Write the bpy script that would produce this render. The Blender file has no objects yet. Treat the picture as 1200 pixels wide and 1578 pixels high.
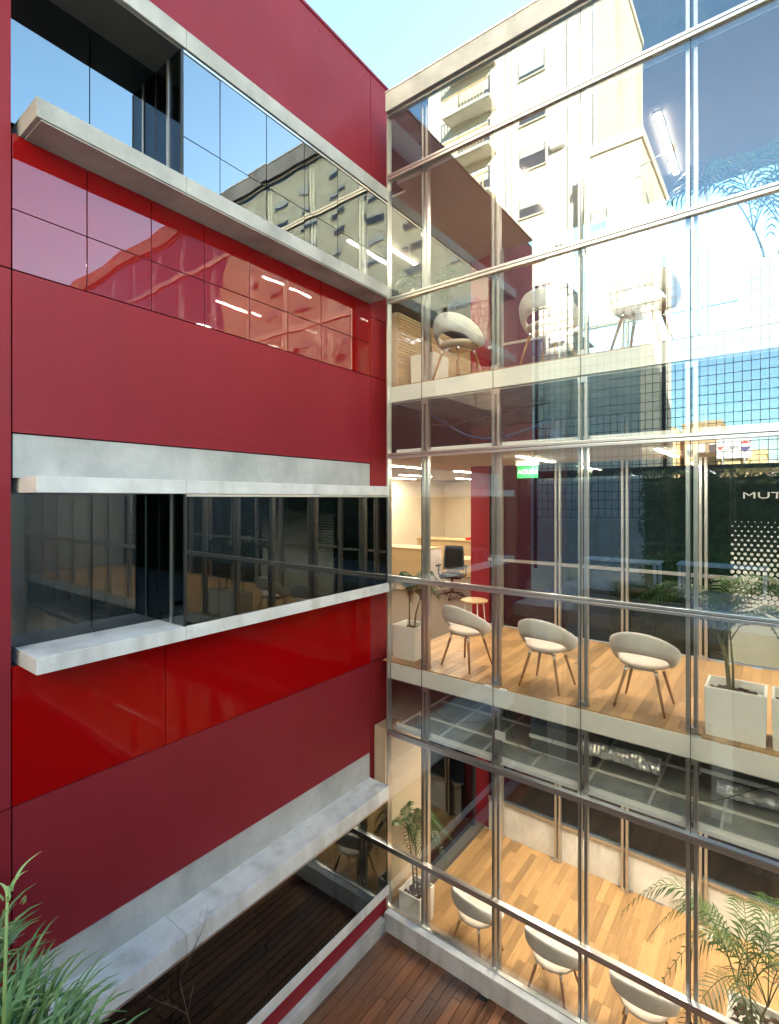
import bpy, bmesh, math, random
from mathutils import Vector, Matrix, noise
random.seed(7)
rnd = random.Random(11)
S = bpy.context.scene
COL = S.collection
PI = math.pi
R = math.radians

# ------------------------------------------------------------------ camera
# building coordinates: the glass facade lies on Y = 0 (X > 0), the red wall faces +X, courtyard is Y < 0
cam_d = bpy.data.cameras.new('camera'); cam = bpy.data.objects.new('camera', cam_d); COL.objects.link(cam)
cam.location = (4.04, -5.29, 5.56)
cam.rotation_euler = (R(90), 0, R(37.36))
cam_d.sensor_fit = 'AUTO'; cam_d.sensor_width = 36
cam_d.lens = 36 * 786 / 1578
cam_d.shift_y = -0.0133
cam_d.clip_start = 0.05; cam_d.clip_end = 2000
S.camera = cam

# ------------------------------------------------------------------ light
SUN_EL, SUN_AZ = R(19), R(34)       # azimuth measured from +Y towards +X
W = bpy.data.worlds.new('World'); S.world = W; W.use_nodes = True
wn = W.node_tree.nodes; wl = W.node_tree.links
wn.clear()
sky = wn.new('ShaderNodeTexSky'); sky.sky_type = 'NISHITA'; sky.sun_disc = False
sky.sun_elevation = SUN_EL; sky.sun_rotation = SUN_AZ
sky.air_density = 1.0; sky.dust_density = 0.2; sky.ozone_density = 2.2
bg = wn.new('ShaderNodeBackground'); bg.inputs['Strength'].default_value = 0.12
wo = wn.new('ShaderNodeOutputWorld')
wb = wn.new('ShaderNodeMix'); wb.data_type = 'RGBA'; wb.blend_type = 'MULTIPLY'; wb.inputs[0].default_value = 1; wb.inputs[7].default_value = (0.94, 1.0, 0.84, 1)
wl.new(sky.outputs[0], wb.inputs[6]); wl.new(wb.outputs[2], bg.inputs[0]); wl.new(bg.outputs[0], wo.inputs[0])
sd = bpy.data.lights.new('sun', 'SUN'); sd.energy = 5.0; sd.angle = R(0.5); sd.color = (1.0, 0.90, 0.74)
sun = bpy.data.objects.new('sun', sd); COL.objects.link(sun)
tosun = Vector((math.sin(SUN_AZ) * math.cos(SUN_EL), math.cos(SUN_AZ) * math.cos(SUN_EL), math.sin(SUN_EL)))
sun.rotation_euler = tosun.to_track_quat('Z', 'Y').to_euler()
S.view_settings.view_transform = 'Standard'; S.view_settings.look = 'None'
S.view_settings.exposure = 3.0; S.view_settings.gamma = 1.0
S.view_settings.use_curve_mapping = False
S.render.engine = 'CYCLES'
cy = S.cycles
cy.max_bounces = 14; cy.diffuse_bounces = 4; cy.glossy_bounces = 6; cy.transmission_bounces = 6
cy.transparent_max_bounces = 24; cy.caustics_reflective = False; cy.caustics_refractive = False
cy.use_denoising = True; cy.sample_clamp_indirect = 8.0
try: cy.denoiser = 'OPENIMAGEDENOISE'
except Exception: pass

# ------------------------------------------------------------------ materials
def mat(name, base=(0.5, 0.5, 0.5), rough=0.5, metal=0.0, spec=0.5, var=0.0, vscale=3.0, bump=0.0, bscale=40.0,
        emit=None, estr=0.0, per_obj=0.0, coords='Object', stain=None, stretch=(1, 1, 1), rvar=0.0):
    m = bpy.data.materials.new(name); m.use_nodes = True
    nt = m.node_tree; n = nt.nodes; l = nt.links
    b = n['Principled BSDF']
    b.inputs['Base Color'].default_value = (*base, 1); b.inputs['Roughness'].default_value = rough
    b.inputs['Metallic'].default_value = metal; b.inputs['Specular IOR Level'].default_value = spec
    tc = n.new('ShaderNodeTexCoord'); geo = n.new('ShaderNodeNewGeometry')
    mp = n.new('ShaderNodeMapping'); mp.inputs['Scale'].default_value = stretch
    l.new(geo.outputs['Position'] if coords == 'World' else tc.outputs['Object'], mp.inputs[0])
    col = None
    if var or stain or per_obj:
        last = None
        val = n.new('ShaderNodeMath'); val.operation = 'ADD'; val.inputs[0].default_value = 1; val.inputs[1].default_value = 0
        if var:
            nz = n.new('ShaderNodeTexNoise'); nz.inputs['Scale'].default_value = vscale; nz.inputs['Detail'].default_value = 8
            nz.inputs['Roughness'].default_value = 0.6
            l.new(mp.outputs[0], nz.inputs[0])
            mr = n.new('ShaderNodeMapRange'); mr.inputs['From Min'].default_value = 0.3; mr.inputs['From Max'].default_value = 0.7
            mr.inputs['To Min'].default_value = -var; mr.inputs['To Max'].default_value = var
            l.new(nz.outputs[0], mr.inputs[0]); l.new(mr.outputs[0], val.inputs[1])
        v2 = n.new('ShaderNodeMath'); v2.operation = 'ADD'; l.new(val.outputs[0], v2.inputs[0]); v2.inputs[1].default_value = 0
        if per_obj:
            oi = n.new('ShaderNodeObjectInfo')
            mr2 = n.new('ShaderNodeMapRange'); mr2.inputs['To Min'].default_value = -per_obj; mr2.inputs['To Max'].default_value = per_obj
            l.new(oi.outputs['Random'], mr2.inputs[0]); l.new(mr2.outputs[0], v2.inputs[1])
        mx = n.new('ShaderNodeMix'); mx.data_type = 'RGBA'; mx.blend_type = 'MULTIPLY'; mx.inputs[0].default_value = 1
        mx.inputs[6].default_value = (*base, 1)
        l.new(v2.outputs[0], mx.inputs[7]); col = mx.outputs[2]
        if stain:
            n2 = n.new('ShaderNodeTexNoise'); n2.inputs['Scale'].default_value = stain[1]; n2.inputs['Detail'].default_value = 6
            mp2 = n.new('ShaderNodeMapping'); mp2.inputs['Scale'].default_value = stain[3] if len(stain) > 3 else (1, 1, .35)
            l.new(geo.outputs['Position'], mp2.inputs[0]); l.new(mp2.outputs[0], n2.inputs[0])
            rp = n.new('ShaderNodeMapRange'); rp.inputs['From Min'].default_value = 0.5; rp.inputs['From Max'].default_value = 0.68
            rp.inputs['To Max'].default_value = stain[2]; l.new(n2.outputs[0], rp.inputs[0])
            m3 = n.new('ShaderNodeMix'); m3.data_type = 'RGBA'; l.new(rp.outputs[0], m3.inputs[0])
            l.new(col, m3.inputs[6]); m3.inputs[7].default_value = (*stain[0], 1); col = m3.outputs[2]
        l.new(col, b.inputs['Base Color'])
    if rvar:
        nr = n.new('ShaderNodeTexNoise'); nr.inputs['Scale'].default_value = 1.7; nr.inputs['Detail'].default_value = 7
        l.new(geo.outputs['Position'], nr.inputs[0])
        mr = n.new('ShaderNodeMapRange'); mr.inputs['From Min'].default_value = .3; mr.inputs['From Max'].default_value = .7
        mr.inputs['To Min'].default_value = max(0.02, rough - rvar); mr.inputs['To Max'].default_value = rough + rvar
        l.new(nr.outputs[0], mr.inputs[0]); l.new(mr.outputs[0], b.inputs['Roughness'])
    if bump:
        nb = n.new('ShaderNodeTexNoise'); nb.inputs['Scale'].default_value = bscale; nb.inputs['Detail'].default_value = 6
        l.new(mp.outputs[0], nb.inputs[0])
        bp = n.new('ShaderNodeBump'); bp.inputs['Strength'].default_value = bump; bp.inputs['Distance'].default_value = 0.01
        l.new(nb.outputs[0], bp.inputs['Height']); l.new(bp.outputs[0], b.inputs['Normal'])
    if emit:
        b.inputs['Emission Color'].default_value = (*emit, 1); b.inputs['Emission Strength'].default_value = estr
    return m

def glass(name, tint, refl, gcol=(1, 1, 1), wav=0.0, wscale=1.2, under=None, rough=0.0):
    """coated architectural glass: part mirror, part tinted see-through (or back-painted when `under` is a colour)"""
    m = bpy.data.materials.new(name); m.use_nodes = True
    nt = m.node_tree; n = nt.nodes; l = nt.links; n.clear()
    out = n.new('ShaderNodeOutputMaterial'); mx = n.new('ShaderNodeMixShader')
    gl = n.new('ShaderNodeBsdfGlossy'); gl.inputs['Color'].default_value = (*gcol, 1); gl.inputs['Roughness'].default_value = rough
    if under:
        tr = n.new('ShaderNodeBsdfDiffuse'); tr.inputs['Color'].default_value = (*under, 1)
    else:
        tr = n.new('ShaderNodeBsdfTransparent'); tr.inputs['Color'].default_value = (*tint, 1)
    fc = n.new('ShaderNodeLayerWeight'); fc.inputs['Blend'].default_value = 0.5
    lw = n.new('ShaderNodeMath'); lw.operation = 'POWER'; lw.inputs[1].default_value = 5.0; l.new(fc.outputs['Facing'], lw.inputs[0])
    ad = n.new('ShaderNodeMath'); ad.operation = 'ADD'; ad.use_clamp = True; ad.inputs[1].default_value = refl
    l.new(lw.outputs[0], ad.inputs[0]); l.new(ad.outputs[0], mx.inputs[0])
    l.new(tr.outputs[0], mx.inputs[1]); l.new(gl.outputs[0], mx.inputs[2]); l.new(mx.outputs[0], out.inputs[0])
    if wav:
        geo = n.new('ShaderNodeNewGeometry'); nz = n.new('ShaderNodeTexNoise'); nz.inputs['Scale'].default_value = wscale
        nz.inputs['Detail'].default_value = 1.0
        l.new(geo.outputs['Position'], nz.inputs[0])
        bp = n.new('ShaderNodeBump'); bp.inputs['Strength'].default_value = 1.0; bp.inputs['Distance'].default_value = wav
        l.new(nz.outputs[0], bp.inputs['Height']); l.new(bp.outputs[0], gl.inputs['Normal'])
    return m

M = {}
M['red'] = mat('red_panel_paint', (0.25, 0.017, 0.028), 0.5, spec=0.25, stain=((0.19, 0.018, 0.025), 1.3, 0.45, (1, 1, .12)), var=0.09, vscale=0.8, coords='World', rvar=0.06, bump=0.3, bscale=1.6)
M['red_deep'] = glass('deep_red_glass', None, 0.012, wav=0.0025, under=(0.33, 0.001, 0.002))
M['red_gloss'] = glass('back_painted_red_glass', None, 0.095, gcol=(1, .86, .90), wav=0.003, wscale=2.2, under=(0.24, 0.002, 0.003))
M['concrete'] = mat('board_concrete', (0.47, 0.47, 0.46), 0.85, var=0.22, vscale=2.2, coords='World', bump=0.35, bscale=30,
                    stain=((0.22, 0.22, 0.21), 1.6, 0.55))
M['concrete_pale'] = mat('pale_concrete', (0.72, 0.72, 0.71), 0.8, var=0.14, vscale=3.0, coords='World', bump=0.25, bscale=45,
                         stain=((0.46, 0.45, 0.42), 2.0, 0.6, (2.5, 2.5, .5)))
M['slab_edge'] = mat('painted_slab_edge', (0.90, 0.90, 0.86), 0.7, var=0.08, vscale=2.0, coords='World', bump=0.15, bscale=30)
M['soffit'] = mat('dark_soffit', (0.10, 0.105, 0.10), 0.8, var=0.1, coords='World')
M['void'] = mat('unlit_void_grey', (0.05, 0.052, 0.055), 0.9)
M['alu'] = mat('brushed_aluminium', (0.62, 0.61, 0.60), 0.28, metal=0.9, var=0.05, vscale=12, stretch=(1, 1, .05))
M['alu_warm'] = mat('anodised_mullion', (0.56, 0.54, 0.52), 0.35, metal=0.85)
M['dark_frame'] = mat('black_frame', (0.02, 0.021, 0.023), 0.4)
M['gasket'] = mat('black_gasket', (0.012, 0.012, 0.013), 0.6)
M['glass'] = glass('coated_facade_glass', (0.975, 0.99, 0.98), 0.115, gcol=(0.72, 0.86, 1.0), wav=0.00018, wscale=.6)
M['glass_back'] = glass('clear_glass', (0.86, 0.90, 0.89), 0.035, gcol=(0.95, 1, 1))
M['glass_back_low'] = glass('darkened_back_glass', (0.50, 0.54, 0.53), 0.03, gcol=(0.95, 1, 1))  # same glazing; dimness of the view behind lower floors put into its tint
M['dark_glass'] = glass('dark_tinted_glass', (0.12, 0.13, 0.14), 0.12, gcol=(0.85, 0.95, 1.0), wav=0.0005, wscale=1.8)
M['mirror_glass'] = glass('blue_mirror_glass', (0.10, 0.11, 0.12), 0.27, gcol=(0.84, 0.92, 1.0), wav=0.0014, wscale=2.0)
M['clear_dark'] = glass('return_glass', (0.45, 0.47, 0.48), 0.12)
M['oak'] = mat('oak_plank', (0.50, 0.30, 0.135), 0.32, var=0.12, vscale=5, stretch=(9, 1, 1), per_obj=0.28, coords='World', bump=0.03, bscale=20)
M['deck'] = mat('ipe_board', (0.21, 0.085, 0.040), 0.55, spec=0.3, var=0.3, vscale=4, stretch=(14, 1, 1), per_obj=0.42, coords='World', bump=0.3, bscale=30,
                stain=((0.14, 0.12, 0.12), 1.4, 0.4, (1, .5, 1)))
M['ceiling'] = mat('ceiling_board', (0.42, 0.36, 0.30), 0.9, var=0.03)
M['tile_top'] = mat('ceiling_tile_back', (0.44, 0.48, 0.47), 0.85, var=0.2, vscale=5, per_obj=0.15, coords='World')
M['tbar'] = mat('galvanised_grid', (0.90, 0.92, 0.92), 0.5)
M['white'] = mat('white_paint', (0.80, 0.80, 0.78), 0.5)
M['tan'] = mat('tan_wall', (0.52, 0.42, 0.30), 0.75, var=0.05, coords='World')
M['office_wall'] = mat('cream_wall', (0.72, 0.62, 0.47), 0.8, var=0.04, coords='World')
M['carpet'] = mat('taupe_carpet', (0.12, 0.10, 0.075), 0.95, var=0.15, vscale=60, coords='World')
M['fabric'] = mat('grey_woven_fabric', (0.78, 0.765, 0.75), 0.9, var=0.10, vscale=160, bump=0.5, bscale=260)
M['seat'] = mat('beige_seat_fabric', (0.74, 0.64, 0.57), 0.9, var=0.08, vscale=160, bump=0.4, bscale=260)
M['walnut'] = mat('walnut_leg', (0.34, 0.17, 0.07), 0.35, var=0.2, vscale=6, stretch=(8, 8, 1))
M['chrome'] = mat('chrome', (0.85, 0.85, 0.86), 0.12, metal=1.0)
M['planter'] = mat('grey_planter', (0.88, 0.87, 0.83), 0.6, var=0.05)
M['soil'] = mat('bark_mulch', (0.07, 0.038, 0.024), 0.95, var=0.4, vscale=30, bump=1.0, bscale=60)
M['palm'] = mat('palm_leaf', (0.038, 0.085, 0.02), 0.4, var=0.3, vscale=3, coords='World')
M['stem'] = mat('palm_stem', (0.16, 0.15, 0.06), 0.6, var=0.2)
M['grass'] = mat('strap_leaf', (0.075, 0.15, 0.04), 0.45, var=0.45, vscale=9, coords='World')
M['grass_pale'] = mat('pale_strap_leaf', (0.26, 0.36, 0.12), 0.5, var=0.25, vscale=9, coords='World')
M['hedge'] = mat('hedge_leaf', (0.085, 0.17, 0.04), 0.6, var=0.5, vscale=4, coords='World')
M['twig'] = mat('dry_twig', (0.13, 0.09, 0.07), 0.8)
M['desk_wood'] = mat('maple_desk', (0.56, 0.40, 0.22), 0.45, var=0.08, vscale=4, stretch=(1, 6, 6))
M['black'] = mat('black_plastic', (0.018, 0.018, 0.02), 0.45)
M['binder'] = mat('red_binder', (0.50, 0.03, 0.025), 0.5)
M['foil'] = mat('foil_duct', (0.85, 0.87, 0.9), 0.3, metal=0.65, bump=1.0, bscale=18)
M['cable'] = mat('cable_black', (0.02, 0.02, 0.022), 0.5)
M['cable_blue'] = mat('cable_blue', (0.03, 0.10, 0.30), 0.5)
M['stucco'] = mat('white_stucco', (0.86, 0.76, 0.60), 0.9, var=0.07, vscale=.35, coords='World', stain=((0.50, 0.42, 0.33), .5, 0.6, (1, 1, .15)))
M['ochre'] = mat('ochre_stucco', (0.85, 0.62, 0.30), 0.9, var=0.1, vscale=.3, coords='World')
M['beige'] = mat('beige_stucco', (0.80, 0.66, 0.43), 0.9, var=0.1, vscale=.3, coords='World')
M['brick_far'] = mat('brown_facade', (0.62, 0.42, 0.22), 0.9, var=0.12, vscale=.3, coords='World')
M['blind'] = mat('roller_blind', (0.62, 0.58, 0.50), 0.7)
M['far_glass'] = mat('far_window_glass', (0.06, 0.07, 0.09), 0.1)
M['mesh_steel'] = mat('painted_mesh_wire', (0.035, 0.045, 0.06), 0.5)
M['green_sign'] = mat('exit_sign_green', (0.02, 0.30, 0.08), 0.4, emit=(0.03, 0.5, 0.10), estr=0.12)
M['sign_letter'] = mat('exit_sign_letter', (0.6, 0.85, 0.6), 0.4, emit=(0.6, 1.0, 0.6), estr=0.2)
M['lamp'] = mat('led_diffuser', (0.9, 0.9, 0.9), 0.4, emit=(1.0, 0.90, 0.74), estr=9.0)
M['film'] = mat('white_vinyl', (0.42, 0.46, 0.45), 0.6)
M['frost'] = glass('frosted_film', (0.30, 0.36, 0.34), 0.03, under=(0.33, 0.38, 0.36))
M['ground'] = mat('asphalt', (0.06, 0.06, 0.06), 0.9, var=0.15, coords='World')
M['bill_red'] = mat('billboard_red', (0.55, 0.03, 0.03), 0.6)
M['bill_blue'] = mat('billboard_blue', (0.04, 0.06, 0.22), 0.6)
M['bill_dark'] = mat('billboard_black', (0.04, 0.04, 0.05), 0.6)
M['terrace'] = mat('terrace_paving', (0.50, 0.49, 0.47), 0.8, var=0.15, coords='World')
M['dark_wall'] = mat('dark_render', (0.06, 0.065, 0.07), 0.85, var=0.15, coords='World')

# ------------------------------------------------------------------ helpers
def link(name, me, m=None, parent=None, loc=(0, 0, 0), rz=0.0, **props):
    o = bpy.data.objects.new(name, me); COL.objects.link(o)
    if m is not None and me is not None:
        me.materials.clear()
        for q in (m if isinstance(m, (list, tuple)) else [m]): me.materials.append(q)
    o.location = loc; o.rotation_euler = (0, 0, rz)
    if parent is not None: o.parent = parent
    for k, v in props.items(): o[k] = v
    return o
def empty(name, label, cat, loc=(0, 0, 0), rz=0.0, group=None):
    o = link(name, None, loc=loc, rz=rz, label=label, category=cat)
    if group: o['group'] = group
    return o
def bx(bm, lo, hi, mi=0):
    vs = [bm.verts.new((x, y, z)) for z in (lo[2], hi[2]) for y in (lo[1], hi[1]) for x in (lo[0], hi[0])]
    for f in ((0, 2, 3, 1), (4, 5, 7, 6), (0, 1, 5, 4), (2, 6, 7, 3), (0, 4, 6, 2), (1, 3, 7, 5)):
        q = bm.faces.new([vs[i] for i in f]); q.material_index = mi
def fin(bm, name='mesh', smooth=False):
    me = bpy.data.meshes.new(name); bm.to_mesh(me); bm.free()
    if smooth:
        for p in me.polygons: p.use_smooth = True
    return me
def box(name, lo, hi, m, parent=None, bev=0.0, **props):
    """one box, its origin at its centre so that objects keep sensible transforms"""
    c = [(a + b) / 2 for a, b in zip(lo, hi)]
    bm = bmesh.new(); bx(bm, [a - q for a, q in zip(lo, c)], [b - q for b, q in zip(hi, c)])
    if bev: bmesh.ops.bevel(bm, geom=bm.edges[:], offset=bev, segments=2, affect='EDGES', profile=0.6)
    return link(name, fin(bm, name), m, parent, c, **props)
def boxes(name, lst, m, parent=None, **props):
    bm = bmesh.new()
    for lo, hi in lst: bx(bm, lo, hi)
    return link(name, fin(bm, name), m, parent, **props)
def tube(bm, pts, r0, r1=None, n=6, cap=True, mi=0):
    r1 = r0 if r1 is None else r1
    rings = []; pts = [Vector(p) for p in pts]
    for i, p in enumerate(pts):
        d = (pts[min(i + 1, len(pts) - 1)] - pts[max(i - 1, 0)]).normalized()
        u = d.cross(Vector((0, 0, 1)));  u = u.normalized() if u.length > 1e-4 else Vector((1, 0, 0))
        v = d.cross(u); r = r0 + (r1 - r0) * i / (len(pts) - 1)
        rings.append([bm.verts.new(p + (u * math.cos(2 * PI * k / n) + v * math.sin(2 * PI * k / n)) * r) for k in range(n)])
    for a, b in zip(rings, rings[1:]):
        for k in range(n):
            f = bm.faces.new((a[k], a[(k + 1) % n], b[(k + 1) % n], b[k])); f.material_index = mi; f.smooth = True
    if cap:
        bm.faces.new(rings[0][::-1]); bm.faces.new(rings[-1])
def lathe(bm, prof, n=20, mi=0, c=(0, 0)):
    rings = []
    for r, z in prof:
        rings.append([bm.verts.new((c[0] + r * math.cos(2 * PI * k / n), c[1] + r * math.sin(2 * PI * k / n), z)) for k in range(n)])
    for a, b in zip(rings, rings[1:]):
        for k in range(n):
            f = bm.faces.new((a[k], a[(k + 1) % n], b[(k + 1) % n], b[k])); f.smooth = True; f.material_index = mi
    bm.faces.new(rings[0][::-1]); bm.faces.new(rings[-1])
def text_mesh(s, size, depth, sx=1.0):
    cu = bpy.data.curves.new('lettering', 'FONT'); cu.body = s; cu.size = size; cu.extrude = depth
    cu.resolution_u = 3
    o = bpy.data.objects.new('lettering_source', cu); COL.objects.link(o)
    bpy.context.view_layer.update()
    me = bpy.data.meshes.new_from_object(o.evaluated_get(bpy.context.evaluated_depsgraph_get()))
    bpy.data.objects.remove(o)
    if sx != 1.0:
        for v in me.vertices: v.co.x *= sx
    return me
def copy_tree(o, parent=None, loc=None, rz=None, **props):
    c = o.copy(); COL.objects.link(c)
    if parent is not None: c.parent = parent
    for ch in o.children: copy_tree(ch, c)
    if loc is not None: c.location = loc
    if rz is not None: c.rotation_euler = (0, 0, rz)
    for k, v in props.items(): c[k] = v
    return c

# ------------------------------------------------------------------ levels
Z_DECK = 0.0; FG, F1, F2 = -0.10, 3.42, 7.03
T = [2.51, 6.12, 9.73]; RAIL = [1.0, 4.53, 8.13]; ROOF0, ROOF1 = 10.56, 10.80
XE = 12.1                     # far end of the glass building
YB = 2.68                     # its back glazing

# ------------------------------------------------------------------ ground
box('ground', (-300, -300, -0.6), (300, 300, -0.25), M['ground'], kind='structure')
dk = link('deck', None, kind='structure')
shared = {}
def plank(parent, name, x0, x1, y0, y1, z, m, th=0.022, gap=0.003):
    key = (name, round(x1 - x0, 3), round(y1 - y0, 3))
    if key not in shared:
        bm = bmesh.new(); hx, hy = (x1 - x0) / 2 - gap, (y1 - y0) / 2 - gap * .7
        bx(bm, (-hx, -hy, -th), (hx, hy, 0))
        top = [e for e in bm.edges if all(v.co.z > -1e-6 for v in e.verts)]
        bmesh.ops.bevel(bm, geom=top, offset=0.0022 if name == 'board' else 0.0008, segments=1, affect='EDGES')
        shared[key] = fin(bm, name); shared[key].materials.append(m)
    return link(name, shared[key], None, parent, ((x0 + x1) / 2, (y0 + y1) / 2, z))
box('deck_bed', (-0.30, -9.6, -0.24), (XE, -0.06, -0.06), M['void'], kind='structure')
w = 0.108; nb = 0; far_boards = []
for i in range(int(12.1 / w)):
    x0 = -0.15 + i * w; y = -9.5 - (i * 0.77 % 1.7)
    L = [2.3, 2.9, 2.6, 2.1]
    k = i % 4
    while y < -0.12:
        y1 = min(y + L[k % 4], -0.10); k += 1
        if y1 - y > 0.1 and y1 > -9.5:
            if x0 < 6.6 and nb < 290 and y > -7.6:
                plank(dk, 'board', x0, x0 + w, y, y1, rnd.uniform(-0.0015, 0.0015), M['deck'], 0.028, 0.0035); nb += 1
            else: far_boards.append(((x0 + .003, y + .003, -.028), (x0 + w - .003, y1 - .003, 0)))
        y = y1
boxes('board', far_boards, M['deck'], dk, kind='stuff')

# ------------------------------------------------------------------ red building
RB = empty('red_building', 'dark red panel-clad building with concrete ledges and strip windows, filling the left side', 'building')
XW = -0.32                       # face of the red cladding
TOP = 11.27; S1 = 4.03; S2 = 5.63
def cladding(s0, s1, z0, z1, m, x=XW, name='cladding_panel', th=0.05, g=0.005, **pr):
    return box(name, (x - th, -s1 + g, z0 + g), (x, -s0 - g, z1 - g), m, RB, bev=0.0015, **pr)
# body behind the panels, hollow behind the windows
for lo, hi in (((-16, -S2, 9.55), (XW - .055, 0.4, TOP - .03)), ((-16, -S2, 5.72), (XW - .055, 0.36, 8.18)),
               ((-16, -S2, 1.83), (XW - .055, 0.36, 4.34)), ((-16, -S2, -0.2), (XW - .055, 0.36, 0.40)),
               ((-16, -S2, 0.40), (XW - .055, -S1, 9.55)), ((-4.4, -S1, 0.40), (-4.2, .36, 9.55))):
    box('wall', lo, hi, M['void'], RB)
box('wall', (-16, 0.37, -0.2), (-4.9, 13, TOP - .03), M['red'], RB)
box('roof', (-16, 0.42, 10.6), (XW - .06, 9.5, TOP - .04), M['void'], RB)
# matte and glossy cladding
for s0, s1 in ((-0.4, 0), (0, S1)): cladding(s0, s1, 9.58 if s0 == 0 else 8.0, TOP, M['red'])
cladding(-0.4, 0, 7.2, 8.0, M['red']); cladding(-0.4, 0, 3.35, 7.2, M['red']); cladding(-0.4, 0, 0.2, 3.35, M['red'])
for z0, z1 in ((0.0, 3.35), (3.35, 7.2), (7.2, TOP)): cladding(S1, S2, z0, z1, M['red'])
cladding(0, S1, 6.03, 7.2, M['red']); cladding(0, S1, 2.15, 3.35, M['red'])
cladding(0, 2.88, 3.35, 4.35, M['red_deep'], name='glossy_panel', g=.003); cladding(2.88, S1, 3.35, 4.35, M['red_deep'], name='glossy_panel', g=.003)
gs = [0.0, 0.41, 0.93, 1.45, 1.97, 2.49, 3.01, 3.53, S1]
for a, b in zip(gs, gs[1:]):
    for z0, z1 in ((7.2, 7.635), (7.635, 8.18)):
        o = cladding(a, b, z0, z1, M['red_gloss'], name='glossy_panel', g=.004)
        o.rotation_euler = (0, R(rnd.uniform(-.25, .25)), R(rnd.uniform(-.3, .3)))
fix = []
for s_ in (.14, .95, 1.9, 2.85, 3.9):
    for z_ in (2.22, 3.27, 6.10, 7.12, 9.68, 11.15):
        fix.append(((XW + .0005, -s_ - .009, z_ - .009), (XW + .004, -s_ + .009, z_ + .009)))
boxes('fixing', fix, M['red'], RB, kind='stuff')
box('coping', (XW - .5, -S2, TOP), (XW + .012, 0.4, TOP + .035), M['red'], RB)
# concrete
def ledge(z0, z1, m=M['concrete_pale'], x1=0.0, s1=3.98, x0=-0.6, name='concrete_ledge'):
    box(name, (x0, -2.868, z0), (x1, -0.003, z1), m, RB, bev=0.005)
    return box(name, (x0, -s1, z0), (x1, -2.871, z1), m, RB, bev=0.005)
ledge(9.42, 9.58, M['concrete'], s1=S1); ledge(8.18, 8.32, M['concrete'])
box('concrete_band', (XW - .05, -S1 + .01, 5.71), (XW - .012, -0.004, 6.025), M['concrete'], RB)
ledge(5.60, 5.715, M['concrete_pale']); ledge(4.345, 4.46)  # these and the lowest ledges: same concrete, paler in place of missing light
box('concrete_band', (XW - .05, -S1 + .01, 1.80), (XW - .012, -0.004, 2.145), M['concrete'], RB)
ledge(1.645, 1.815); ledge(0.405, 0.525, M['concrete_pale'])
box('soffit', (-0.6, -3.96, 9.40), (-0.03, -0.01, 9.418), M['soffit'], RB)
box('soffit', (-0.58, -3.95, 8.168), (-0.012, -0.02, 8.179), M['concrete'], RB)
box('base_panel', (-.10, -S1, .175), (-.04, -.02, .40), M['red'], RB)
# strip windows
def strip_window(z0, z1, joints, s_turn, hz=None, gm=M['dark_glass']):
    wd = link('strip_window', None, None, RB)
    ss = joints
    for a, b in zip(ss, ss[1:]):
        for q0, q1 in (((z0, hz), (hz, z1)) if hz else ((z0, z1),)):
            c = (-0.018, -(a + b) / 2, (q0 + q1) / 2)
            bm = bmesh.new(); bx(bm, (-.006, -(b - a) / 2 + .004, -(q1 - q0) / 2 + .004), (.006, (b - a) / 2 - .004, (q1 - q0) / 2 - .004))
            o = link('pane', fin(bm), gm, wd, c)
            o.rotation_euler = (0, R(rnd.uniform(-.22, .22)), R(rnd.uniform(-.25, .25)))
    if s_turn < 3.9:
        a, b = s_turn, S1
        mid = (a + b) / 2
        for p, q in ((a, mid), (mid, b)):
            box('pane', (-.446, -q + .004, z0), (-.434, -p - .004, z1), gm, wd)
        # the glazed return between the two planes, with its post
        box('return_pane', (-.43, -a - .012, z0), (-.235, -a, z1), M['clear_dark'], wd)
        box('return_pane', (-.205, -a - .012, z0), (-.03, -a, z1), M['clear_dark'], wd)
        box('post', (-.235, -a - .02, z0), (-.205, -a + .01, z1), M['alu'], wd)
        box('post', (-.028, -a - .014, z0), (-.004, -a + .008, z1), M['dark_frame'], wd)
        box('post', (-.455, -a - .012, z0), (-.428, -a + .01, z1), M['dark_frame'], wd)
    box('head_frame', (-.035, -s_turn, z1 - .022), (-.004, -.02, z1 - .002), M['alu'], wd)
    box('end_post', (-.03, -.035, z0), (-.005, -.012, z1), M['dark_frame'], wd)
    return wd
strip_window(8.32, 9.40, [0.04, 0.45, 0.97, 1.49, 2.0, 2.53, 2.90], 2.90, 8.66, M['mirror_glass'])
strip_window(4.46, 5.598, [0.04, 0.97, 1.97, 2.87], 2.87)
strip_window(0.525, 1.643, [0.04, 1.0, 2.0, 3.0, 3.96], 3.96)
# curb under the lowest window, running to the corner
box('curb', (-.13, -4.3, 0.0), (.035, -.12, .17), M['concrete'], bev=0.01, kind='structure')

# ------------------------------------------------------------------ glass building
GB = empty('glass_building', 'glass-walled gallery wing with concrete slab bands and twin aluminium mullions, right of the corner', 'building')
xs = [0.0] + [0.505 + 0.968 * k for k in range(12)] + [XE]
levels = [0.245, 1.0, 2.51, 4.53, 6.11, 8.13, 9.73, 10.555]
for li, (z0, z1) in enumerate(zip(levels, levels[1:])):
    for a, b in zip(xs, xs[1:]):
        bm = bmesh.new(); hx, hz = (b - a) / 2 - .003, (z1 - z0) / 2 - .003
        bx(bm, (-hx, -.005, -hz), (hx, .005, hz))
        o = link('glass_pane', fin(bm), M['glass'], GB, ((a + b) / 2, 0.0, (z0 + z1) / 2))
        o.rotation_euler = (R(rnd.uniform(-.07, .07)), 0, R(rnd.uniform(-.07, .07)))
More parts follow.
